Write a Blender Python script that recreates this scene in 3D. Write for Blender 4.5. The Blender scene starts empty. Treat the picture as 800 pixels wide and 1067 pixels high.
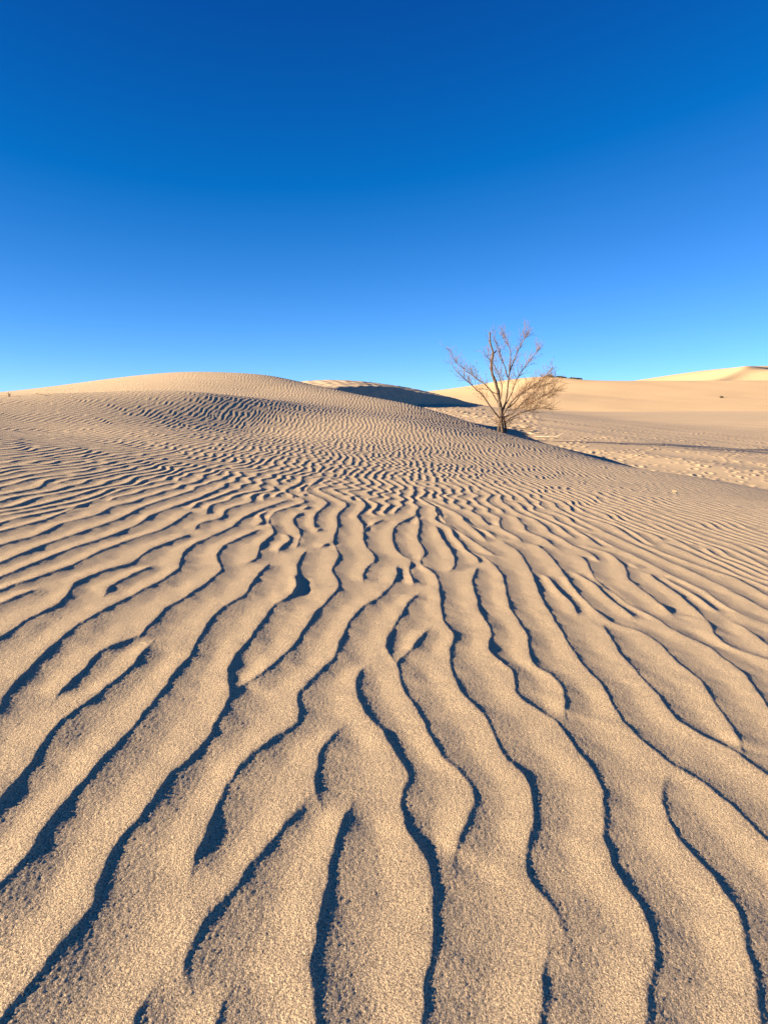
import bpy, math, random
import numpy as np
R = math.radians
rng = np.random.default_rng(7)
random.seed(7)
SC = bpy.context.scene
COL = SC.collection
F, CX, HY = 802.0, 400.0, 415.0          # focal length and horizon of the photograph, in its pixels

# ------------------------------------------------------------------ helpers
def tag(o, label=None, cat=None, group=None, kind=None):
    for k, v in (('label', label), ('category', cat), ('group', group), ('kind', kind)):
        if v: o[k] = v
    return o

def mesh_obj(name, verts, faces, mat, parent=None, smooth=True):
    me = bpy.data.meshes.new(name)
    verts = np.asarray(verts, dtype=np.float32); faces = np.asarray(faces, dtype=np.int32)
    n = faces.shape[1]
    me.vertices.add(len(verts)); me.vertices.foreach_set('co', verts.ravel())
    me.loops.add(faces.size); me.loops.foreach_set('vertex_index', faces.ravel())
    me.polygons.add(len(faces))
    me.polygons.foreach_set('loop_start', np.arange(0, faces.size, n, dtype=np.int32))
    me.polygons.foreach_set('loop_total', np.full(len(faces), n, dtype=np.int32))
    me.polygons.foreach_set('use_smooth', np.full(len(faces), smooth))
    me.update(calc_edges=True); me.validate()
    me.materials.append(mat)
    o = bpy.data.objects.new(name, me); COL.objects.link(o)
    if parent: o.parent = parent
    return o

def grid_obj(name, X, Y, Z, mat, keep=None):
    nr, nc = X.shape
    V = np.stack([X, Y, Z], -1).reshape(-1, 3)
    i = np.arange(nr * nc).reshape(nr, nc)
    Fq = np.stack([i[:-1, :-1], i[:-1, 1:], i[1:, 1:], i[1:, :-1]], -1).reshape(-1, 4)
    if keep is not None:
        k = keep[:-1, :-1] | keep[:-1, 1:] | keep[1:, 1:] | keep[1:, :-1]
        Fq = Fq[k.reshape(-1)]
        used = np.zeros(len(V), bool); used[Fq.ravel()] = True
        remap = np.cumsum(used) - 1
        V = V[used]; Fq = remap[Fq]
    return mesh_obj(name, V, Fq, mat)

class Spline2:                            # thin-plate spline through (x, y, z)
    def __init__(s, P, smooth=0.0):
        P = np.array(P, float); s.c = P[:, :2]; n = len(P)
        K = s.k(P[:, None, :2] - s.c[None]) + smooth * np.eye(n)
        A = np.zeros((n + 3, n + 3)); A[:n, :n] = K
        A[:n, n] = 1; A[:n, n+1:] = s.c; A[n:, :n] = A[:n, n:].T
        s.w = np.linalg.solve(A, np.r_[P[:, 2], 0, 0, 0])
    @staticmethod
    def k(d):
        r2 = (d ** 2).sum(-1) + 1e-12
        return 0.5 * r2 * np.log(r2)
    def __call__(s, x, y):
        x = np.asarray(x, float); y = np.asarray(y, float)
        q = np.stack([x.ravel(), y.ravel()], -1); n = len(s.c)
        out = np.empty(len(q))
        for a in range(0, len(q), 20000):
            b = q[a:a+20000]
            out[a:a+20000] = s.k(b[:, None] - s.c[None]) @ s.w[:n] + s.w[n] + b @ s.w[n+1:]
        return out.reshape(x.shape)

def pw(px, py, y):                        # a point seen at (px, py) that lies y metres ahead
    return ((px - CX) / F * y, y, (HY - py) / F * y)

def catmull(nf, pos):                     # cubic interpolation matrix from nf samples to fractional positions
    M = np.zeros((len(pos), nf)); i = np.clip(np.floor(pos).astype(int), 0, nf - 2); t = pos - i
    W = [-.5*t+t*t-.5*t**3, 1-2.5*t*t+1.5*t**3, .5*t+2*t*t-1.5*t**3, -.5*t*t+.5*t**3]
    for k in range(4):
        np.add.at(M, (np.arange(len(pos)), np.clip(i - 1 + k, 0, nf - 1)), W[k])
    return M

class Waves:                              # smooth random field made of plane waves
    def __init__(s, seed, lx, ly, n=28):
        g = np.random.default_rng(seed)
        s.kx = 2*np.pi / g.uniform(lx[0], lx[1], n) * g.choice([-1, 1], n)
        s.ky = 2*np.pi / g.uniform(ly[0], ly[1], n)
        s.p = g.uniform(0, 2*np.pi, n); s.n = n
    def __call__(s, x, y):
        out = np.zeros(np.broadcast(x, y).shape)
        for a, b, c in zip(s.kx, s.ky, s.p): out += np.sin(a*x + b*y + c)
        return out * math.sqrt(2 / s.n)

# ------------------------------------------------------------------ materials
def nodes_of(name):
    m = bpy.data.materials.new(name); m.use_nodes = True
    nt = m.node_tree; b = nt.nodes['Principled BSDF']
    return m, nt, b

def sand_material(name, ca, cb, grain=True, lumps=0.0):
    m, nt, b = nodes_of(name); N, L = nt.nodes, nt.links
    geo = N.new('ShaderNodeNewGeometry')
    big = N.new('ShaderNodeTexNoise'); big.inputs['Scale'].default_value = 1.1; big.inputs['Detail'].default_value = 5
    L.new(geo.outputs['Position'], big.inputs['Vector'])
    mix = N.new('ShaderNodeMix'); mix.data_type = 'RGBA'
    mix.inputs[6].default_value = (*ca, 1); mix.inputs[7].default_value = (*cb, 1)
    L.new(big.outputs['Fac'], mix.inputs[0])
    col = mix.outputs[2]
    if grain:
        g = N.new('ShaderNodeTexNoise'); g.inputs['Scale'].default_value = 380; g.inputs['Detail'].default_value = 2.5
        g.inputs['Roughness'].default_value = .7
        L.new(geo.outputs['Position'], g.inputs['Vector'])
        ramp = N.new('ShaderNodeValToRGB')
        e = ramp.color_ramp.elements
        e[0].position = .36; e[0].color = (.42, .40, .38, 1)
        e[1].position = .66; e[1].color = (1.6, 1.56, 1.38, 1)
        k = e.new(.5); k.color = (1, 1, 1, 1)
        L.new(g.outputs['Fac'], ramp.inputs['Fac'])
        mul = N.new('ShaderNodeMix'); mul.data_type = 'RGBA'; mul.blend_type = 'MULTIPLY'
        mul.inputs[0].default_value = 1
        L.new(col, mul.inputs[6]); L.new(ramp.outputs['Color'], mul.inputs[7]); col = mul.outputs[2]
        g2 = N.new('ShaderNodeTexNoise'); g2.inputs['Scale'].default_value = 330; g2.inputs['Detail'].default_value = 3
        g2.inputs['Roughness'].default_value = .75
        L.new(geo.outputs['Position'], g2.inputs['Vector'])
        bu = N.new('ShaderNodeBump'); bu.inputs['Strength'].default_value = GRAIN_S; bu.inputs['Distance'].default_value = GRAIN_D
        L.new(g2.outputs['Fac'], bu.inputs['Height'])
        L.new(bu.outputs['Normal'], b.inputs['Normal'])
    if lumps:
        g2 = N.new('ShaderNodeTexNoise'); g2.inputs['Scale'].default_value = 5; g2.inputs['Detail'].default_value = 6
        g2.inputs['Roughness'].default_value = .65
        L.new(geo.outputs['Position'], g2.inputs['Vector'])
        bu = N.new('ShaderNodeBump'); bu.inputs['Strength'].default_value = .7; bu.inputs['Distance'].default_value = lumps
        L.new(g2.outputs['Fac'], bu.inputs['Height'])
        L.new(bu.outputs['Normal'], b.inputs['Normal'])
    L.new(col, b.inputs['Base Color'])
    b.inputs['Roughness'].default_value = .95
    b.inputs['Specular IOR Level'].default_value = .15
    return m
GRAIN_S, GRAIN_D = 1.0, .0029

def wood_material(name, ca, cb, scale=30):
    m, nt, b = nodes_of(name); N, L = nt.nodes, nt.links
    geo = N.new('ShaderNodeNewGeometry')
    n = N.new('ShaderNodeTexNoise'); n.inputs['Scale'].default_value = scale; n.inputs['Detail'].default_value = 5
    L.new(geo.outputs['Position'], n.inputs['Vector'])
    r = N.new('ShaderNodeValToRGB'); e = r.color_ramp.elements
    e[0].position = .35; e[0].color = (*ca, 1); e[1].position = .68; e[1].color = (*cb, 1)
    L.new(n.outputs['Fac'], r.inputs['Fac']); L.new(r.outputs['Color'], b.inputs['Base Color'])
    b.inputs['Roughness'].default_value = .85; b.inputs['Specular IOR Level'].default_value = .2
    bu = N.new('ShaderNodeBump'); bu.inputs['Strength'].default_value = .5; bu.inputs['Distance'].default_value = .01
    L.new(n.outputs['Fac'], bu.inputs['Height']); L.new(bu.outputs['Normal'], b.inputs['Normal'])
    return m

M_SAND = sand_material('rippled_sand', (.508, .370, .222), (.575, .420, .258))
M_FLOOR = sand_material('trodden_sand', (.55, .385, .215), (.59, .42, .24), grain=False, lumps=.009)
M_FAR = sand_material('far_sand', (.60, .40, .205), (.63, .43, .225), grain=False, lumps=.03)
M_BARK = wood_material('weathered_bark', (.045, .03, .02), (.17, .12, .08))
M_TWIG = wood_material('dry_twig', (.13, .075, .042), (.25, .155, .09))
M_PALE = wood_material('bleached_wood', (.28, .2, .14), (.5, .4, .29))
M_DRY = wood_material('dry_grass', (.45, .33, .17), (.62, .5, .3))
M_SHRUB = wood_material('dark_scrub', (.05, .048, .03), (.11, .095, .06), 3)

# ------------------------------------------------------------------ the near dune: its large shape
H0, SX, SY = .65, -.075, -.0224
SXL = -.095
def plane(x, y): return -H0 + SY*y + (SX if x > 0 else SXL)*x
P = []
for y in (-3, 0, 2, 4, 6, 8):
    for x in (-8, -5, -2.5, 0, 2.5, 5, 8):
        P.append((x, y, plane(x, y)))
BRINK = [(330,401,27.5),(345,404,27),(380,411.5,26),(430,421,24.5),(470,432,23.5),(522,449,21.5),(570,461,19),(620,471,17),(680,483,15),(740,494,13.4),(800,505,12.3),(900,526,10.4)]
for b in BRINK: P.append(pw(*b))
for b in [(-150,412,15),(0,413,15),(50,411,15.5),(120,409.5,16.5),(200,409.5,17.5)]: P.append(pw(*b))
for b in [(0,425,19.5),(60,421,20),(120,413.5,20.5),(200,412.3,21.5)]: P.append(pw(*b))
for b in [(-200,418,29),(0,416,29.5),(50,410,29.5),(100,399,29),(150,391,28.5),(190,387.5,28.3),(240,388,28.2),(280,391,28)]: P.append(pw(*b))
for b in [(270,450,14.6),(275,434,16.5),(260,413.5,19.5),(310,419.5,21),(360,424.5,21.5),(270,406,24.5),(350,431,18.5),(420,440,18),(500,470,14),(600,494,11.5),(330,455,14),(150,450,11.5),(50,448,11)]: P.append(pw(*b))
for x, y, z in [pw(-200,418,29), pw(0,416,29.5), pw(100,399,29), pw(190,387.5,28.3), pw(280,391,28), pw(330,401,27.5)]: P.append((x*1.15, y+5, z-.75))
TOP = Spline2(P, .02)

class Brink:                              # signed plan distance from a brink line, positive on its lee side
    def __init__(s, pts): s.p = np.array(pts, float)[:, :2]
    def __call__(s, x, y):
        x = np.asarray(x, float); y = np.asarray(y, float)
        best = np.full(x.shape, 1e9); sg = np.zeros(x.shape); tt = np.zeros(x.shape)
        n = len(s.p) - 1
        for i in range(n):
            a, b = s.p[i], s.p[i+1]; d = b - a; L2 = d @ d
            t = ((x-a[0])*d[0] + (y-a[1])*d[1]) / L2
            lo = -1e9 if i == 0 else 0; hi = 1e9 if i == n-1 else 1
            tc = np.clip(t, lo, hi)
            ex = x - a[0] - tc*d[0]; ey = y - a[1] - tc*d[1]
            q = ex*ex + ey*ey
            m = q < best
            best = np.where(m, q, best); tt = np.where(m, i + tc, tt)
            sg = np.where(m, np.sign(d[1]*(-ex) + d[0]*ey), sg)
        return np.sqrt(best) * sg, tt
B_NEAR = Brink([pw(*b) for b in BRINK])   # runs towards the camera; the lee side lies to the right
def smoothpos(d, w): return .5*(d + np.sqrt(d*d + w*w)) - .5*w*np.exp(-np.abs(d)/w)*0

def near_base(x, y):
    z = TOP(x, y)
    d, t = B_NEAR(x, y)
    steep = np.interp(t, [0, 6.3, 8.6, 11], [.62, .60, .13, .12])
    w = np.interp(t, [0, 5, 6.5, 8.6, 11], [.12, .10, .25, 1.6, 1.8])
    q = .5*(d + np.sqrt(d*d + w*w))
    # beyond the brink the slip face replaces whatever the windward surface would do
    return z - steep*q

# ------------------------------------------------------------------ ripple crests
# brinks of the foreground ripples, as read off the ground (photo pixels, then laid on the dune)
T = [
 [(160,665),(142,687),(125,702),(100,722),(77,737),(47,767),(30,797),(18,812),(0,829)],
 [(152,657),(140,661),(125,666),(105,675),(90,692),(72,710),(60,722)],
 [(282,584),(265,602),(258,616),(230,632),(215,650),(200,679),(180,702),(160,730),(142,750),(120,775),(97,799),(67,833),(43,867),(27,890),(0,917)],
 [(308,596),(312,607),(305,618),(287,627),(267,655),(247,680),(238,692),(241,705),(243,716),(235,735),(222,760),(200,785),(180,801),(147,847),(120,880),(103,917),(102,933),(67,980),(33,1020),(0,1057)],
 [(370,514),(385,525),(370,537),(382,545),(379,551)],
 [(335,510),(365,524),(350,535),(354,545),(347,562),(356,577),(345,592),(357,606),(350,615),(330,635),(307,670),(282,692),(260,707),(249,713)],
 [(415,587),(415,600),(400,617),(375,632),(362,650),(350,682),(330,700),(312,717),(315,740),(310,750),(287,765),(265,780),(246,798),(227,840),(207,883),(203,906)],
 [(322,828),(310,843),(287,867),(267,889),(240,930),(222,946),(200,977),(194,997),(200,1022)],
 [(244,1024),(233,1055),(228,1067)],
 [(162,1020),(150,1045),(140,1066)],
 [(362,750),(348,760),(337,777),(331,800),(330,820),(338,832)],
 [(371,830),(354,860),(347,907),(334,953),(329,1000),(334,1033),(334,1067)],
 [(386,688),(375,697),(371,712),(385,742),(400,755),(408,767),(420,786),(430,800),(420,827),(427,857),(447,888),(455,905),(456,927),(457,960),(447,1007),(445,1067)],
 [(448,651),(432,670),(415,687),(420,710),(435,732),(452,762),(462,783),(481,798),(500,817),(494,840),(480,867),(477,893)],
 [(440,614),(429,621),(415,645),(405,660),(404,675),(413,685)],
 [(434,533),(439,542),(435,560),(446,574),(436,583),(457,597),(460,617),(462,642),(477,660),(469,675),(472,692),(480,715),(505,737),(517,760),(530,787),(550,800),(560,827),(560,847),(550,883),(553,910),(580,933),(591,962)],
 [(432,536),(411,546),(409,560),(415,574),(430,581)],
 [(575,976),(568,1027),(565,1067)],
 [(499,588),(492,602),(497,617),(502,637),(514,652),(510,675),(540,697),(536,707),(542,722),(560,732),(582,747),(600,770),(621,798),(633,820),(633,843),(630,860),(643,897),(677,947),(688,987),(680,1033),(675,1067)],
 [(495,572),(510,580),(525,596),(532,630),(551,657),(555,687),(582,702),(592,722),(590,743)],
 [(522,561),(542,572),(556,596),(565,620),(585,652),(600,677),(612,692),(632,712),(645,740),(670,765),(700,790),(720,800),(747,817),(800,867)],
 [(697,805),(691,830),(706,863),(740,897),(773,943),(790,1000),(797,1067)],
 [(629,647),(650,680),(685,717),(707,745),(730,760),(760,772),(797,798)],
 [(560,565),(573,575),(585,590),(600,611),(615,627),(640,646),(665,652),(690,667),(705,685),(730,702),(755,740),(775,767),(774,778)],
 [(600,575),(610,578),(620,600),(660,629),(685,640),(697,650),(740,670),(780,700),(800,730)],
 [(600,564),(637,574),(655,590),(653,599),(678,617),(699,635)],
 [(677,594),(683,600),(707,615),(732,637),(742,647),(747,660),(762,670),(800,682)],
 [(765,644),(780,652),(800,667)],
 [(610,552),(645,569),(670,580),(700,596),(735,612),(755,627),(780,639),(800,646)],
 [(600,537),(640,556),(665,567),(697,582),(717,590),(750,606),(772,617),(800,632)],
 [(697,575),(730,587),(768,599),(800,617)],
 [(200,554),(155,571),(140,584),(105,593),(76,606),(72,617),(65,625),(25,645),(0,662)],
 [(302,519),(270,530),(249,540),(246,546),(200,566),(189,577),(190,588),(175,599),(140,617),(100,637),(72,655),(37,687),(7,720),(0,735)],
 [(162,586),(132,599),(113,610),(110,618)],
 [(272,549),(232,567),(225,580),(235,589),(220,602),(200,616),(175,630),(160,645),(146,661)],
 [(315,496),(317,501),(295,510),(322,521),(285,532),(279,542),(289,552),(270,567),(271,579),(258,585)],
 [(44,609),(0,626)],
 [(200,531),(185,541),(170,550),(140,559),(105,572),(75,587),(30,602),(0,612)],
 [(200,520),(155,536),(150,542),(120,555),(75,569),(37,584),(0,599)],
 [(200,510),(150,526),(125,539),(87,552),(50,564),(0,584)],
 [(62,545),(42,555),(0,566)],
 [(125,510),(87,524),(50,539),(0,552)],
 [(320,571),(310,585),(312,602),(308,617)],
 [(317,532),(307,536),(304,542),(316,552),(310,568)],
 [(335,497),(317,510),(345,522),(327,535),(329,548)],
 [(400,539),(379,550),(380,565),(395,580),(379,592),(380,603)],
 [(455,546),(462,560),(472,572),(477,585),(470,593)],
 [(457,529),(464,542),(477,550),(495,562),(518,577)],
 [(445,519),(480,534),(492,545),(526,558)],
]
SEAM_X = [-50,0,200,330,450,600,700,800,900]; SEAM_Y = [548,548,514,505,530,550,578,612,650]
SHIFT = -.006

def to_ground(pts):
    u = np.array([(p[0]-CX)/F for p in pts]); v = np.array([(HY-p[1])/F for p in pts])
    y = .65/np.maximum(-v + SY + SX*u, .02)
    lo = np.full(len(u), .3); hi = np.full(len(u), 12.)
    for _ in range(40):
        mid = .5*(lo+hi); f = v*mid - TOP(u*mid, mid)
        lo = np.where(f > 0, mid, lo); hi = np.where(f > 0, hi, mid)
    y = .5*(lo+hi)
    return u*y + SHIFT, y

Y0, Y1, DY = -1.2, 34.0, .012
rows = np.arange(Y0, Y1, DY)
lines = []                                # each: dict(j0, xs list, kill)
traced = []
for pts in T:
    p = np.array(pts, float)
    # a smooth curve through the points
    s = np.r_[0, np.cumsum(np.hypot(np.diff(p[:,0]), np.diff(p[:,1])))]
    ss = np.linspace(0, s[-1], max(8, int(s[-1]/4)))
    pc = np.stack([np.interp(ss, s, p[:,0]), np.interp(ss, s, p[:,1])], -1)
    for _ in range(2):
        pc[1:-1] = .25*pc[:-2] + .5*pc[1:-1] + .25*pc[2:]
    x, y = to_ground(pc)
    o = np.argsort(y); y = y[o]; x = x[o]
    y0, y1 = y[0], y[-1]
    bot = p[-1]; edge = bot[1] > 1050 or bot[0] < 4 or bot[0] > 796
    if edge:
        sl = np.clip((x[4]-x[0])/max(y[4]-y[0], 1e-3), -1, 1)
        ext = .35
        y = np.r_[y[0]-ext, y]; x = np.r_[x[0]-.3*sl*ext, x]
    top = p[0]
    if not edge:
        e = .05; sl = np.clip((x[3]-x[0])/max(y[3]-y[0], 1e-3), -1, 1); y = np.r_[y[0]-e, y]; x = np.r_[x[0]-sl*e, x]
    e = .05; sl = np.clip((x[-1]-x[-4])/max(y[-1]-y[-4], 1e-3), -1, 1); y = np.r_[y, y[-1]+e]; x = np.r_[x, x[-1]+sl*e]
    cont = top[1] < np.interp(top[0], SEAM_X, SEAM_Y) + 10
    j0 = int(np.ceil((y[0]-Y0)/DY)); j1 = int(np.floor((y[-1]-Y0)/DY))
    if j1 - j0 < 2: continue
    xs = np.interp(rows[j0:j1+1], y, x)
    k = np.array([1,2,3,2,1.])/9; xs[2:-2] = np.convolve(xs, k, 'valid') if len(xs) > 6 else xs[2:-2]
    ii_ = np.arange(len(xs)); xs = xs + .0010*np.sin(ii_*DY*2*np.pi/.11 + len(traced)) + .0008*np.sin(ii_*DY*2*np.pi/.067 + 2.3*len(traced)) + .0016*np.sin(ii_*DY*2*np.pi/.23 + 1.7*len(traced))
    traced.append(dict(j0=j0, xs=list(xs), tr=True, cont=cont, slow=.5))

LAM = .137
W1 = Waves(3, (1.1, 3.2), (.36, .9)); W2 = Waves(5, (1.5, 5), (1.4, 4)); G1 = Waves(11, (.25, .9), (.5, 1.6))
def warp(u, y):
    a = np.clip((y-1)/2, .6, 1)
    m = .10 + .90*np.exp(-((u/np.maximum(y, .5)+.06)/.17)**2)*np.clip(1.2-y/16, .25, 1)
    return (.026*a*m)*W1(u, y) + .024*W2(u, y)
def spacing(x, y):
    return LAM*(1 - .12*np.clip((y-4)/6, 0, 1))
def in_traced(x, y):
    if y < .4 or y > 9: return False
    u = x/y
    if abs(u) > .54: return False
    py = HY - F*(-H0/y + SY + SX*u)
    return py > np.interp(CX+F*u, SEAM_X, SEAM_Y)

GR = random.Random(5)
active = []; done = []
starts = {}
for t in traced: starts.setdefault(t['j0'], []).append(t)
def new_line(j, x, y):
    u = x
    for _ in range(6): u = x - float(warp(np.array(u), np.array(y)))
    return dict(j0=j, xs=[x], tr=False, u=u, slow=GR.uniform(.3, .8))
HX = lambda y: .95*(abs(y)+1.8)
x = -HX(Y0)
while x < HX(Y0):
    active.append(new_line(0, x, Y0)); x += LAM*GR.uniform(.8, 1.3)
prev_tr = []
for j, y in enumerate(rows):
    for t in starts.get(j, []): t['k'] = 0; active.append(t)
    pos = []
    nxt = []
    for l in active:
        if l['tr']:
            k = j - l['j0']
            if k < len(l['xs']): l['cur'] = l['xs'][k]; nxt.append(l)
            elif l['cont']:
                n = new_line(j, l['xs'][-1], y); n['xs'] = l['xs']; n['j0'] = l['j0']; n['age'] = 0
                n['cur'] = n['xs'][-1]; nxt.append(n)
            else: done.append(l)
        else: nxt.append(l)
    active = nxt
    pr = [l for l in active if not l['tr']]
    if pr:
        u = np.array([l['u'] for l in pr])
        if j:
            u = u + DY*.09*G1(u, np.full_like(u, y))
            # even out the gaps
            allx = np.sort(np.array([l.get('cur', l['xs'][-1]) for l in active]))
            cx = np.array([l.get('cur', l['xs'][-1]) for l in pr])
            ii = np.searchsorted(allx, cx)
            gl = cx - allx[np.clip(ii-1, 0, len(allx)-1)]; grr = allx[np.clip(ii+1, 0, len(allx)-1)] - cx
            gl = np.where(ii == 0, LAM, gl); grr = np.where(ii >= len(allx)-1, LAM, grr)
            u = u + np.clip((grr-gl)*.5, -.06, .06)*DY*1.2
        X = u + warp(u, np.full_like(u, y))
        for l, uu, xx in zip(pr, u, X):
            l['u'] = uu; l['cur'] = float(xx)
            if j > l['j0']: l['xs'].append(float(xx))
    # deaths
    active.sort(key=lambda l: l['cur'])
    keep = []
    for i, l in enumerate(active):
        dead = False
        if not l['tr']:
            if abs(l['cur']) > HX(y) + .6: dead = True
            if in_traced(l['cur'], y) and y < 2.6 and l['j0'] < j and len(l['xs']) > 4 and not l.get('age') == 0: dead = True
            sp = spacing(l['cur'], y)
            if keep and l['cur'] - keep[-1]['cur'] < .34*sp and j - l['j0'] > 20: dead = True
            if GR.random() < DY*.10 and j - l['j0'] > 50: dead = True
        if dead: done.append(l)
        else: keep.append(l)
    active = keep
    # births
    if j % 2 == 0:
        xs = [-HX(y)-.3] + [l['cur'] for l in active] + [HX(y)+.3]
        born = []
        for a, b in zip(xs[:-1], xs[1:]):
            sp = spacing(.5*(a+b), y)
            if b - a > (1.30 + .22*GR.random())*sp:
                n = max(1, int(round((b-a)/sp)) - 1)
                for q in range(n):
                    c = a + (b-a)*(q+1)/(n+1) + GR.uniform(-.15, .15)*sp
                    if y < 2.6 and in_traced(c, y): continue
                    l = new_line(j, c, y); l['cur'] = c; born.append(l)
        active += born
done += active
# rows -> arrays
NR = len(rows)
cross = [[] for _ in range(NR)]
for l in done:
    xs = np.array(l['xs']); n = len(xs)
    if n < 7: continue
    kk = np.array([1,2,3,4,3,2,1.])/16
    if not l['tr'] and n > 12: xs[3:-3] = np.convolve(xs, kk, 'valid')
    sl = np.gradient(xs, DY)
    i = np.arange(n)
    tp = 11.0
    amp = np.minimum(1, np.minimum((i+.5)/tp, (n-i-.5)/tp))
    amp = amp*amp*(3-2*amp)
    amp = amp*(1 + .12*np.sin(i*DY*2*np.pi/(.35+.4*l['slow']) + 40*l['slow'])*.55)
    for q in range(n):
        cross[l['j0']+q].append((xs[q], amp[q], sl[q]))
for j in range(NR): cross[j].sort()
MAXN = max(len(c) for c in cross)

DROP = .50; STEEP = .050
def ripple_row(j, X):
    """height of the ripples along one row: a long windward rise to each brink, a short steep fall that eases out into the trough"""
    c = np.array(cross[j])
    if len(c) < 5: return np.zeros_like(X)
    xs, am, sl = c[:,0], np.minimum(c[:,1], 1.3), c[:,2]
    cs = 1/np.sqrt(1 + np.minimum(sl*sl, 4))
    n = len(xs); g1 = np.diff(xs)                       # gap to the next brink, and past it where that one is dying out
    big = 1.9*LAM
    g1 = np.minimum(g1, big)
    nxt1 = np.r_[g1, LAM]; nxt2 = np.minimum(np.r_[xs[2:]-xs[:-2], LAM, LAM], big)
    prv1 = np.r_[LAM, g1]; prv2 = np.minimum(np.r_[LAM, LAM, xs[2:]-xs[:-2]], big)
    an = np.clip(np.r_[am[1:], 1], 0, 1); ap = np.clip(np.r_[1, am[:-1]], 0, 1)
    GN = np.clip((an*nxt1 + (1-an)*nxt2), .55*LAM, big)*cs
    GP = np.clip((ap*prv1 + (1-ap)*prv2), .55*LAM, big)*cs
    idx = np.searchsorted(xs, X); z = np.zeros_like(X)
    for o in range(-4, 4):
        k = idx + o; ok = (k >= 0) & (k < n); k = np.clip(k, 0, n-1)
        d = (X - xs[k])*cs[k]; gp = GP[k]; gn = GN[k]
        w = DROP*np.minimum(gn, 1.1*LAM)
        up = np.clip(1 + d/(gp*(1-DROP)), 0, 1); up = .5*(.65*up*up*(3-2*up) + .35*up)
        q = np.clip(d/w, 0, 1); e = np.clip(d/(STEEP*LAM), 0, 1); fall = .5 - .23*(.5*e*e*(3-2*e) + .5*e) - .77*(1-(1-q)**2)
        r = np.clip((d-w)/np.maximum(gn-w, .02), 0, 1); rise = -.5*(1 - (.65*r*r*(3-2*r) + .35*r))
        z += np.where(ok, am[k]*np.where(d < 0, up, np.where(d < w, fall, rise)), 0)
    return z
RIP_H = .0043

# grid of the near dune: rows of constant y, columns fanning out from behind the camera
ua = np.arange(-.56, .56, .00082)
uo = np.cumsum(np.geomspace(.0009, .006, 110))
U = np.r_[(-.56-uo)[::-1], ua, .56+uo]
yn = np.r_[np.arange(-1.0, .55, .012), .55*np.exp(np.arange(0, math.log(33.5/.55), .0034))]
# large shape on a coarse grid, then cubic interpolation
nu, ny = 170, 190
uc = np.linspace(U[0], U[-1], nu); yc_t = np.linspace(0, 1, ny)
ymap = lambda y: np.log((y+2.2)/(yn[0]+2.2))/math.log((yn[-1]+2.2)/(yn[0]+2.2))
yc = (yn[0]+2.2)*np.exp(yc_t*math.log((yn[-1]+2.2)/(yn[0]+2.2))) - 2.2
UC, YC = np.meshgrid(uc, yc)
ZT = TOP(UC*(YC+1.6), YC)
Wy = catmull(ny, ymap(yn)*(ny-1)); Wu = catmull(nu, (U-uc[0])/(uc[-1]-uc[0])*(nu-1))
Zt = Wy @ ZT @ Wu.T
X = U[None]*(yn[:,None]+1.6); Y = np.repeat(yn[:,None], len(U), 1)
d, t = B_NEAR(X, Y)
steep = np.interp(t, [0, 6.3, 8.6, 11], [.62, .60, .13, .12])
wid = np.interp(t, [0, 5, 6.5, 8.6, 11], [.12, .10, .25, 1.6, 1.8])
Zb = Zt - steep*.5*(d + np.sqrt(d*d + wid*wid)) + 0
Rz = np.zeros_like(Zb)
for r, yy in enumerate(yn):
    fj = np.clip((yy-Y0)/DY, 0, NR-1.001); j = int(fj); f = fj - j
    Rz[r] = (1-f)*ripple_row(j, X[r]) + f*ripple_row(j+1, X[r])
# soften a little along the lines of the near rows
for _ in range(2):
    Rz[1:-1] = .25*Rz[:-2] + .5*Rz[1:-1] + .25*Rz[2:]
fade = np.clip(1 - (d+.3)/1.0, 0, 1)
amp_map = 1 + .25*Waves(21, (3, 9), (3, 9))(X[::8, ::8], Y[::8, ::8]).repeat(8, 0).repeat(8, 1)[:X.shape[0], :X.shape[1]] * 0
lump = Waves(61, (.07, .4), (.09, .6), 40)(X, Y)*np.clip(1.2 - Y/14, 0, 1)
Zn = Zb + (RIP_H*(1 + .38*np.clip((Y-2)/5, 0, 1))*Rz + .00042*lump)*fade + .00017*rng.normal(size=X.shape)*np.clip(1.3 - Y/5, 0, 1)

# ------------------------------------------------------------------ valley floor
PF = [pw(*b) for b in [(433,424,38),(480,425.5,40),(440,421,44),(500,421,52),(530,441,27),(560,454,22.5),(620,466.5,20.5),(700,483,17.6),(800,502,15.2),
      (900,520,13.5),(700,455,30),(800,470,25),(640,440,50),(720,440,50),(820,440,50),(560,428,80),(640,429,90),(720,428,92),(820,427,92),(900,427,92)]]
PF += [(-30, 40, -.6), (-60, 60, -1.5), (0, 30, -1.0), (-12, 26, -1.0), (-30, 15, -1.2), (-10, 8, -1.6), (-15, -20, -2.6), (0, 0, -2.3), (8, 4, -2.5), (15, -10, -3), (40, 20, -3), (0, 120, -2), (-80, 120, -2.3), (90, 140, -2.2), (-100, 0, -3), (100, 0, -3.2)]
FLOOR = Spline2(PF, 60.0)
def fgrid(y0, y1, du, ku, dl, off):
    ua = np.arange(-ku, ku, du); uo = np.cumsum(np.geomspace(du*1.5, .05, 60))
    U = np.r_[(-ku-uo)[::-1], ua, ku+uo]
    y = (y0+off)*np.exp(np.arange(0, math.log((y1+off)/(y0+off)), dl)) - off
    return U[None]*(y[:,None]+off), np.repeat(y[:,None], len(U), 1), U, y
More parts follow.
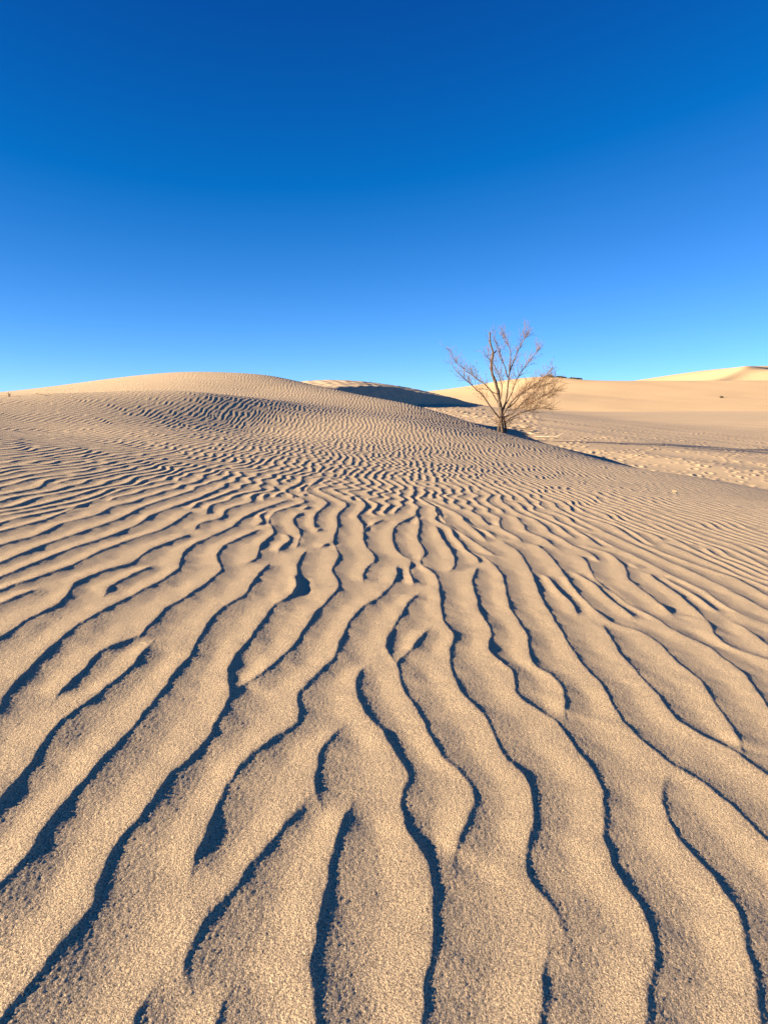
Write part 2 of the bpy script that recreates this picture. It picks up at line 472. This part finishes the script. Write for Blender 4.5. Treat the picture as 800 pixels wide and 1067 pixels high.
# dense patch where the valley shows, coarse sheet all round (one mesh: rows share columns)
Ux = np.r_[np.linspace(-1.6, -.12, 60, endpoint=False), np.arange(-.12, .62, .0011), np.linspace(.62, 1.6, 60)]
yv = np.r_[np.linspace(-25, 10, 40, endpoint=False), 10*np.exp(np.arange(0, math.log(6.5), .0030)), 65*np.exp(np.linspace(.01, math.log(2600/65), 150))]
XF = Ux[None]*(np.maximum(yv, 10)[:,None] + 3 + np.maximum(0, 10-yv)[:,None]); YF = np.repeat(yv[:,None], len(Ux), 1)
ZF = np.clip(FLOOR(XF, np.minimum(YF, 160)), -3.4, 4)
rr = np.hypot(XF, YF); far = np.clip((rr-170)/150, 0, 1); ZF = ZF*(1-far) - 2.4*far
# soft undulation
ZF += .012*Waves(31, (2.5, 9), (2.5, 9))(XF, YF)*np.clip(1-rr/120, 0, 1)
# footprints: shallow dents with a pushed-up rim
def dent(cx, cy, ang, ln, wd, dp):
    Rr = ln*2.4
    r0, r1 = np.searchsorted(yv, [cy-Rr, cy+Rr])
    if r1 <= r0: return
    yy = yv[r0:r1]
    sc = cy + 3
    c0, c1 = np.searchsorted(Ux, [(cx-Rr)/sc, (cx+Rr)/sc])
    if c1 - c0 < 2: return
    xx = XF[r0:r1, c0:c1] - cx; y2 = YF[r0:r1, c0:c1] - cy
    a = (xx*math.cos(ang) + y2*math.sin(ang))/ln; b = (-xx*math.sin(ang) + y2*math.cos(ang))/wd
    q = a*a + b*b
    ZF[r0:r1, c0:c1] += dp*(-np.exp(-q*1.5) + .75*np.exp(-(np.sqrt(q)-1.35)**2*5))
g = np.random.default_rng(17)
for k in range(26):                       # trails of people crossing the hollow
    px = g.uniform(540, 830); yy = g.uniform(16, 34); x0 = (px-CX)/F*yy; y0 = yy
    a = g.uniform(0, math.pi*2); n = g.integers(14, 34)
    for s in range(n):
        x0 += .55*math.cos(a); y0 += .55*math.sin(a); a += g.normal(0, .09)
        sd = .13 if s % 2 else -.13
        if y0 < 13 or y0 > 42: break
        dent(x0 - sd*math.sin(a), y0 + sd*math.cos(a), a, .13, .07, g.uniform(.010, .020))
for k in range(900):                      # scattered scuffs
    yy = 14*math.exp(g.uniform(0, 1)*math.log(3.2)); px = g.uniform(430, 840)
    dent((px-CX)/F*yy, yy, g.uniform(0, 3.1), g.uniform(.06, .13), g.uniform(.05, .09), g.uniform(.006, .016))
for k in range(420):                      # the pitted foot of the sand beside the tree
    yy = g.uniform(24, 44); px = g.uniform(432, 560)
    dent((px-CX)/F*yy, yy, g.uniform(0, 3.1), g.uniform(.12, .24), g.uniform(.08, .15), g.uniform(.012, .03))
valley = grid_obj('valley_sand', XF, YF, ZF, M_FLOOR)
tag(valley, 'trodden tan sand floor of the hollow to the right of the rippled dune', 'sand', kind='structure')

# near dune keeps only what stands above the valley floor
ZFn = FLOOR(UC*(YC+1.6), YC)
ZFn = np.clip(Wy @ ZFn @ Wu.T, -3.4, 4)
keep = Zn > ZFn - .25
dune = grid_obj('rippled_dune', X, Y, Zn, M_SAND, keep)
tag(dune, 'wide wind-rippled sand dune filling the foreground and rising to the left', 'dune', kind='structure')

def ground_z(x, y):
    x = np.array([x]); y = np.array([y])
    return float(max(near_base(x, y)[0], np.clip(FLOOR(x, y), -3.4, 4)[0]))

# ------------------------------------------------------------------ the shaded dune behind
def sheet(name, x0, x1, y0, y1, nx, ny, zf, mat, label, floorcut=.4):
    xs = np.linspace(x0, x1, nx); ys = np.linspace(y0, y1, ny)
    Xg, Yg = np.meshgrid(xs, ys); Zg = zf(Xg, Yg)
    fl = np.clip(FLOOR(Xg, np.minimum(Yg, 160)), -3.4, 4)
    rr = np.hypot(Xg, Yg); fr = np.clip((rr-170)/150, 0, 1); fl = fl*(1-fr) - 2.4*fr
    o = grid_obj(name, Xg, Yg, Zg, mat, Zg > fl - floorcut)
    return tag(o, label, 'dune', kind='structure')
BR3 = [(250,399,36),(335,403,37),(355,402.5,38),(380,401.5,40),(405,402.3,43),(440,408.8,48),(470,414.6,54),(485,418,60),(520,425,66)]
B3 = Brink([pw(*b) for b in BR3][::-1])
C3 = Spline2([pw(*b) for b in BR3] + [pw(335,398,50),pw(365,396.8,52),pw(400,400,56),pw(430,405,60),(-7,52,.9),(-11,50,-.6),(-12,62,-.8),(-11,40,-.6),(-5,68,.4),(3,72,-.5),(12,74,-1.2)], .02)
def dune3(x, y):
    d, t = B3(x, y)
    return C3(x, y) - .62*.5*(d + np.sqrt(d*d + .02)) + .012*Waves(44, (.5, 2), (1, 4))(x, y)
sheet('shaded_dune', -10, 14, 34, 70, 340, 340, dune3, M_SAND, 'farther dune whose steep slip face lies in dark shade behind the rippled dune')

# ------------------------------------------------------------------ far bright dunes
PE = [pw(*b) for b in [(430,432,90),(480,430,90),(540,430.5,90),(600,430,90),(680,429,90),(800,427,88),(920,424,86),
      (430,424,110),(480,416,120),(500,411,135),(520,402,145),(545,394,150),(575,392.5,150),(600,395,150),(630,396.3,150),(680,396.7,150),(730,396.5,150),(800,396.5,150),(950,399,150),
      (545,412,118),(640,413,118),(740,412,118),(850,412,118)]]
PE += [(x, 190, -1) for x in (0, 30, 60, 100, 140)] + [(x, 230, -4) for x in (0, 30, 60, 100, 140)]
E1 = Spline2(PE, .5)
W51 = Waves(51, (6, 25), (10, 40))
sheet('far_dune', -6, 130, 78, 210, 420, 420, lambda x, y: E1(x, y) + .015*W51(x, y), M_FAR, 'long bright orange dune across the far side of the hollow')
BR5 = [(777,381.3,218),(790,380.9,226),(806,382.5,240),(832,387,262)]
B5 = Brink([pw(*b) for b in BR5][::-1])
PG = [pw(*b) for b in BR5] + [pw(*b) for b in [(700,401,215),(735,393.5,215),(760,387,216),(650,405,215),(700,402,190),(740,403,180),(770,402,176),(640,412,190),(600,412,215)]] + [(90,300,2),(60,300,0),(130,290,3),(150,260,4)]
E2 = Spline2(PG, .5)
def peak(x, y):
    d, t = B5(x, y)
    return E2(x, y) - 1.7*np.tanh(.55*.5*(d + np.sqrt(d*d + 1))/1.7)
sheet('peaked_dune', 40, 150, 150, 300, 260, 300, peak, M_FAR, 'tall pointed dune on the right skyline with a dark lee side')

# ------------------------------------------------------------------ tubes
class Tubes:
    def __init__(s): s.v = []; s.f = []; s.n = 0
    def add(s, pts, rad, seg=6):
        pts = np.asarray(pts, float); rad = np.asarray(rad, float)
        n = len(pts); tg = np.gradient(pts, axis=0); tg /= np.linalg.norm(tg, axis=1)[:, None] + 1e-9
        up = np.array([.31, .87, .38]); a = np.cross(tg, up); a /= np.linalg.norm(a, axis=1)[:, None] + 1e-9
        b = np.cross(tg, a); th = np.arange(seg)*2*np.pi/seg
        ring = pts[:, None] + rad[:, None, None]*(np.cos(th)[None, :, None]*a[:, None] + np.sin(th)[None, :, None]*b[:, None])
        i = np.arange(n*seg).reshape(n, seg) + s.n; ir = np.roll(i, -1, 1)
        s.f.append(np.stack([i[:-1], ir[:-1], ir[1:], i[1:]], -1).reshape(-1, 4))
        tip = np.stack([i[-1, :], ir[-1, :], np.full(seg, s.n+n*seg), np.full(seg, s.n+n*seg)], -1)
        s.v.append(ring.reshape(-1, 3)); s.v.append(pts[-1:] + tg[-1:]*rad[-1]*.6)
        s.tips = getattr(s, 'tips', []) + [tip[:, :3]]
        s.n += n*seg + 1
    def build(s, name, mat, parent=None, origin=(0, 0, 0)):
        me = bpy.data.meshes.new(name)
        V = np.concatenate(s.v) - np.array(origin)
        me.from_pydata(V.tolist(), [], np.concatenate(s.f).tolist() + np.concatenate(s.tips).tolist())
        for p in me.polygons: p.use_smooth = True
        me.materials.append(mat)
        o = bpy.data.objects.new(name, me); COL.objects.link(o)
        if parent: o.parent = parent
        else: o.location = origin
        return o
def curve(pts, step=.05):
    p = np.array(pts, float)
    for _ in range(2):
        q = [p[0]]
        for a, b in zip(p[:-1], p[1:]): q += [.75*a+.25*b, .25*a+.75*b]
        p = np.array(q + [p[-1]])
    s = np.r_[0, np.cumsum(np.linalg.norm(np.diff(p, axis=0), axis=1))]
    n = max(4, int(s[-1]/step)); ss = np.linspace(0, s[-1], n)
    return np.stack([np.interp(ss, s, p[:, k]) for k in range(3)], -1), s[-1]

# ------------------------------------------------------------------ the bare tree
TY = 21.3
tb = pw(522.5, 451, TY); base = (tb[0], TY, ground_z(tb[0], TY) - .06)
tree = bpy.data.objects.new('bare_tree', None); COL.objects.link(tree); tree.location = base
tag(tree, 'leafless dry tree with several bare stems standing at the edge of the rippled dune', 'tree')
def tp(zx, zy, dy=0):                     # a point of the tree: picture position of a limb, and how far it leans away
    p = pw(460 + zx/5.714, 330 + zy/5.714, TY + dy)
    return (p[0]-base[0], p[1]-base[1], p[2]-base[2])
g = np.random.default_rng(23)
tr = Tubes()
c, L = curve([tp(362,700), tp(360,670), tp(352,620), tp(356,575), tp(352,540)]); tr.add(c, np.linspace(.068, .05, len(c)) + .004*np.sin(np.arange(len(c))*1.7), 9)
c, L = curve([tp(385,690,.05), tp(378,640,.03), tp(368,590)]); tr.add(c, np.linspace(.03, .026, len(c)), 7)
c, L = curve([tp(335,690,-.05), tp(340,640,-.03), tp(352,590)]); tr.add(c, np.linspace(.026, .024, len(c)), 7)
tr.build('trunk', M_BARK, tree)
LIMBS = [
 ([(354,570,0),(345,510,0),(343,455,-.05),(322,385,-.1),(300,335,-.1),(297,275,-.12),(311,215,-.12),(292,160,-.12),(286,92,-.1)], .056, .020, .22),
 ([(362,570,0),(382,500,.15),(392,420,.25),(398,350,.3),(420,275,.4),(445,215,.5),(480,150,.6),(518,85,.7)], .030, .005, 1.1),
 ([(393,360,.28),(372,290,.15),(345,220,.05),(330,165,0),(305,115,-.05)], .018, .005, .8),
 ([(404,325,.3),(412,250,.4),(412,195,.45),(385,150,.5),(355,85,.55)], .014, .004, 1.0),
 ([(366,580,.02),(395,535,-.2),(430,485,-.4),(495,435,-.6),(550,405,-.7),(622,350,-.8)], .028, .005, 1.2),
 ([(370,600,.02),(430,570,.3),(475,520,.5),(530,475,.7),(575,430,.8),(605,375,.9),(660,300,1.0)], .024, .004, 1.2),
 ([(400,540,.1),(450,500,.6),(480,450,.9),(540,420,1.2),(600,410,1.3),(690,380,1.5)], .018, .004, 1.2),
 ([(352,560,0),(318,475,.2),(275,412,.35),(205,362,.45),(135,312,.5),(75,255,.55),(50,190,.5)], .026, .004, 1.0),
 ([(350,610,0),(305,555,-.25),(255,485,-.45),(205,432,-.55),(135,362,-.65),(82,322,-.7),(60,280,-.7)], .022, .004, .9),
 ([(330,460,-.08),(270,430,-.25),(205,432,-.4)], .010, .006, .6),
 ([(350,520,0),(365,450,-.4),(350,380,-.7),(330,320,-.9),(280,250,-1.0),(240,190,-1.1)], .014, .003, 1.0),
 ([(385,520,.1),(430,440,.8),(460,360,1.0),(500,300,1.2),(560,220,1.3),(585,180,1.35)], .016, .003, 1.1),
 ([(372,640,.03),(440,595,-.1),(478,610,-.3),(508,640,-.35),(530,662,-.4)], .014, .008, .3),
 ([(376,630,.05),(440,585,.4),(520,560,.8),(590,540,1.0),(650,545,1.1)], .014, .003, 1.9),
 ([(395,560,.1),(470,545,-.2),(560,500,-.4),(640,450,-.5),(690,440,-.5)], .015, .003, 2.2),
 ([(350,690,-.08),(335,655,-.15),(325,610,-.2)], .007, .002, 1.5),
 ([(385,690,.05),(402,650,-.1),(410,610,-.15)], .006, .002, 1.5),
 ([(372,620,.0),(450,560,-.7),(530,520,-1.0),(600,500,-1.2),(660,470,-1.3)], .014, .003, 1.2),
]
twig = Tubes()
def sub(c, L, r0, r1, depth, dens):
    n = len(c); tg = np.gradient(c, axis=0); tg /= np.linalg.norm(tg, axis=1)[:, None]
    cnt = int(L*dens*(18 if depth == 0 else 11))
    for q in range(cnt):
        s = g.uniform(.32 if depth == 0 else .15, 1.0)
        k = min(n-1, int(s*(n-1)))
        rnd = g.normal(size=3); rnd -= tg[k]*(rnd @ tg[k]); rnd /= np.linalg.norm(rnd)
        d = tg[k]*g.uniform(.55, 1) + rnd*g.uniform(.45, .9) + np.array([0, 0, .32 if depth == 0 else .12])
        d /= np.linalg.norm(d)
        ln = (g.uniform(.22, .62) if depth == 0 else g.uniform(.08, .28))*(1.12 - .4*s)
        m = 5; pts = [c[k]]
        for w in range(m):
            d = d + g.normal(0, .16, 3) + np.array([0, 0, .05]); d /= np.linalg.norm(d)
            pts.append(pts[-1] + d*ln/m)
        pts = np.array(pts)
        ra = .0046 if depth == 0 else .0028
        twig.add(pts, np.linspace(ra, .0015, len(pts)), 4 if depth == 0 else 3)
        if depth < 1: sub(pts, ln, ra, .0013, depth+1, 1.25)
for pts, r0, r1, dens in LIMBS:
    c, L = curve([tp(*p) for p in pts])
    n = len(c)
    jit = np.cumsum(g.normal(0, .0045, (n, 3)), 0); jit -= np.linspace(0, 1, n)[:, None]*jit[-1]
    c = c + jit
    rad = np.linspace(r0, r1, n)*(1 + .12*np.sin(np.arange(n)*.9 + g.uniform(0, 6)))
    b = Tubes(); b.add(c, rad, 7)
    if r0 == .056:                        # the broken leader: knuckle and side spur
        sp, _ = curve([tp(311,215,-.12), tp(322,208,-.1), tp(326,200,-.1)]); b.add(sp, np.linspace(.022, .012, len(sp)), 6)
        sp, _ = curve([tp(291,165,-.12), tp(276,135,-.12), tp(262,105,-.1)]); b.add(sp, np.linspace(.010, .004, len(sp)), 5)
    b.build('branch', M_BARK, tree)
    sub(c, L, r0, r1, 0, dens)
tw = twig.build('twigs', M_TWIG, tree); tag(tw, kind='stuff', label='mass of fine reddish dry twigs')

# ------------------------------------------------------------------ small things
def fallen(name, px, py, y, ln, ang, label, r=.016, mat=M_PALE, forks=3, seed=1, lift=.02, cat='branch', pitch=0, sink=0):
    g = np.random.default_rng(seed)
    p = pw(px, py, y); x = p[0]; z = ground_z(x, y)
    root = bpy.data.objects.new(name, None); COL.objects.link(root); root.location = (x, y, z + lift - sink); root.rotation_euler.z = ang
    tag(root, label, cat)
    t = Tubes(); pts = [np.array([-ln/2, 0, 0])]
    d = np.array([math.cos(pitch), 0, math.sin(pitch)])
    for k in range(7):
        d = d + np.array([0, g.normal(0, .16), g.normal(0, .06)]); d /= np.linalg.norm(d); pts.append(pts[-1] + d*ln/7)
    c, L = curve(pts, .03); t.add(c, np.linspace(r, r*.35, len(c)), 7); t.build('stem', mat, root)
    if forks:
        for k in range(forks):
            t = Tubes()
            s = int(len(c)*g.uniform(.3, .9)); d = np.array([.7, g.choice([-1, 1])*g.uniform(.4, .9), g.uniform(.05, .6)]); l2 = ln*g.uniform(.2, .4)
            q = [c[s]]
            for w in range(4): d = d + g.normal(0, .15, 3); d /= np.linalg.norm(d); q.append(q[-1] + d*l2/4)
            q = np.array(q); q[:, 2] = np.maximum(q[:, 2], -.01); t.add(q, np.linspace(r*.5, r*.2, 5), 5)
            t.build('twig', mat, root)
    return root
fallen('fallen_branch', 556, 447, 23.5, .75, .25, 'pale bleached branch lying on the sand just right of the tree foot', .02, M_PALE, 4, 3, .05).__setitem__('group', 'fallen pale branches beside the tree')
fallen('fallen_branch', 571, 450.5, 22.6, .8, -.3, 'short pale forked branch on the sand, the one farthest right of the tree', .018, M_PALE, 4, 9, .05).__setitem__('group', 'fallen pale branches beside the tree')
fallen('stick', 543, 441, 25.5, .7, 2.6, 'dark stick on the sand behind the fallen pale branches', .012, M_BARK, 3, 12, .05)
fallen('stick', 43, 410.5, 15.2, .26, -.25, 'thin dark stick poking out of the dune crest against the sky at far left', .006, M_BARK, 0, 5, .05, pitch=-.12)

def tuft(px, py, y, h, n, label, mat, seed, spread=.6, name='dry_grass_tuft', cat='grass', group=None):
    g = np.random.default_rng(seed); p = pw(px, py, y); z = ground_z(p[0], y)
    t = Tubes()
    for k in range(n):
        a = g.uniform(0, 6.28); l = h*g.uniform(.5, 1); s = spread*g.uniform(.2, 1)
        b = np.array([g.normal(0, h*.12), g.normal(0, h*.12), -.01])
        q = np.array([b, b+np.array([math.cos(a)*s*l*.35, math.sin(a)*s*l*.35, l*.55]), b+np.array([math.cos(a)*s*l, math.sin(a)*s*l, l*.85])])
        t.add(q, [h*.03, h*.022, h*.008], 4)
    o = t.build(name, mat, None, (0, 0, 0)); o.location = (p[0], y, z)
    return tag(o, label, cat, group)
tuft(703, 513.5, 9.9, .05, 80, 'small straw-coloured tuft of dry grass on the right slope of the rippled dune', M_DRY, 2, .9)
tuft(10, 412, 15.0, .12, 9, 'few thin dry stalks on the dune crest at the left edge', M_BARK, 4, .7)

def shrub(px, py, y, w, h, label, seed, zf, group=None):
    g = np.random.default_rng(seed); p = pw(px, py, y); x = p[0]; z = float(zf(np.array([x]), np.array([y]))[0])
    root = bpy.data.objects.new('scrub_bush', None); COL.objects.link(root); root.location = (x, y, z - .05)
    tag(root, label, 'bush', group)
    t = Tubes()
    for k in range(14):
        a = g.uniform(0, 6.28); q = np.array([[0, 0, 0], [math.cos(a)*w*.2, math.sin(a)*w*.2, h*.4], [math.cos(a)*w*.45, math.sin(a)*w*.3, h*g.uniform(.6, .95)]])
        t.add(q, [w*.02, w*.014, w*.006], 4)
    t.build('stems', M_BARK, root)
    n = 420; c = g.normal(size=(n, 3)); c /= np.linalg.norm(c, axis=1)[:, None]; c *= g.uniform(.35, 1, (n, 1))**.5
    c *= 1 + .25*np.sin(c[:, :1]*5 + seed) ; c[:, 2] = np.abs(c[:, 2]); c *= np.array([w/2, w/2.4, h])
    s = w*.055*g.uniform(.6, 1.4, (n, 1, 1)); q = g.normal(size=(n, 4, 3))
    e1 = q[:, 0]/np.linalg.norm(q[:, 0], axis=1)[:, None]; e2 = np.cross(e1, q[:, 1]); e2 /= np.linalg.norm(e2, axis=1)[:, None]
    quad = c[:, None] + s*np.stack([-e1-.5*e2, e1-.5*e2, e1*.7+.5*e2, -e1*.7+.5*e2], 1)
    mesh_obj('foliage', quad.reshape(-1, 3), np.arange(n*4).reshape(n, 4), M_SHRUB, root, False)
    return root
shrub(572, 392, 149, 2.4, .42, 'dark scrub bush on the far dune crest, first one right of the tree', 1, E1, 'scrub bushes on the far dune crest')
shrub(583, 393, 149, 2.6, .25, 'low wide scrub patch between the other bushes on the far dune crest', 2, E1, 'scrub bushes on the far dune crest')
shrub(598, 394.5, 149, 2.6, .3, 'dark low scrub bush on the far dune crest, farthest right of its row', 3, E1, 'scrub bushes on the far dune crest')
shrub(751.5, 414, 114, .55, .38, 'lone small dark bush on the bright slope of the far dune at right', 4, E1)

# ------------------------------------------------------------------ light
SUN_EL, SUN_AZ = 13.0, -15.0                # height, and degrees ahead of due left of the view
w = bpy.data.worlds.new('World'); SC.world = w; w.use_nodes = True
nt = w.node_tree; bg = nt.nodes['Background']
sky = nt.nodes.new('ShaderNodeTexSky'); sky.sky_type = 'NISHITA'; sky.sun_disc = False
sky.sun_elevation = R(SUN_EL)
sky.air_density = .7; sky.dust_density = 0; sky.ozone_density = 5.0; sky.altitude = 2500
sd = np.array([-math.cos(R(SUN_AZ))*math.cos(R(SUN_EL)), math.sin(R(SUN_AZ))*math.cos(R(SUN_EL)), math.sin(R(SUN_EL))])
sky.sun_rotation = math.atan2(sd[0], sd[1])   # measured clockwise from +Y
tc = nt.nodes.new('ShaderNodeTexCoord'); mp = nt.nodes.new('ShaderNodeMapping')
mp.inputs['Location'].default_value = (0, 0, .012)
nt.links.new(tc.outputs['Generated'], mp.inputs['Vector']); nt.links.new(mp.outputs[0], sky.inputs['Vector'])
ml = nt.nodes.new('ShaderNodeVectorMath'); ml.operation = 'MULTIPLY_ADD'
ml.inputs[1].default_value = (1.06, 1.03, 1.02); ml.inputs[2].default_value = (-.39, -.27, 0)
mx = nt.nodes.new('ShaderNodeVectorMath'); mx.operation = 'MAXIMUM'; mx.inputs[1].default_value = (.01, .02, .05)
nt.links.new(sky.outputs[0], ml.inputs[0]); nt.links.new(ml.outputs[0], mx.inputs[0]); nt.links.new(mx.outputs[0], bg.inputs['Color'])
bg.inputs['Strength'].default_value = .054
ld = bpy.data.lights.new('sun', 'SUN'); ld.energy = 5.0; ld.angle = R(.7); ld.color = (1, .855, .65)
lo = bpy.data.objects.new('sun', ld); COL.objects.link(lo)
from mathutils import Vector
lo.rotation_euler = Vector(sd).to_track_quat('Z', 'Y').to_euler()

# ------------------------------------------------------------------ camera
cd = bpy.data.cameras.new('camera'); cam = bpy.data.objects.new('camera', cd); COL.objects.link(cam)
cam.location = (0, 0, 0); cam.rotation_euler = (R(90), 0, 0)
cd.sensor_fit = 'HORIZONTAL'; cd.sensor_width = 36; cd.lens = 36*F/800
cd.shift_y = -(1067/2 - HY)/800
cd.clip_start = .05; cd.clip_end = 5000
SC.camera = cam
vs = SC.view_settings; vs.view_transform = 'Standard'; vs.look = 'None'; vs.exposure = 2.0; vs.gamma = 1
SC.cycles.max_bounces = 5
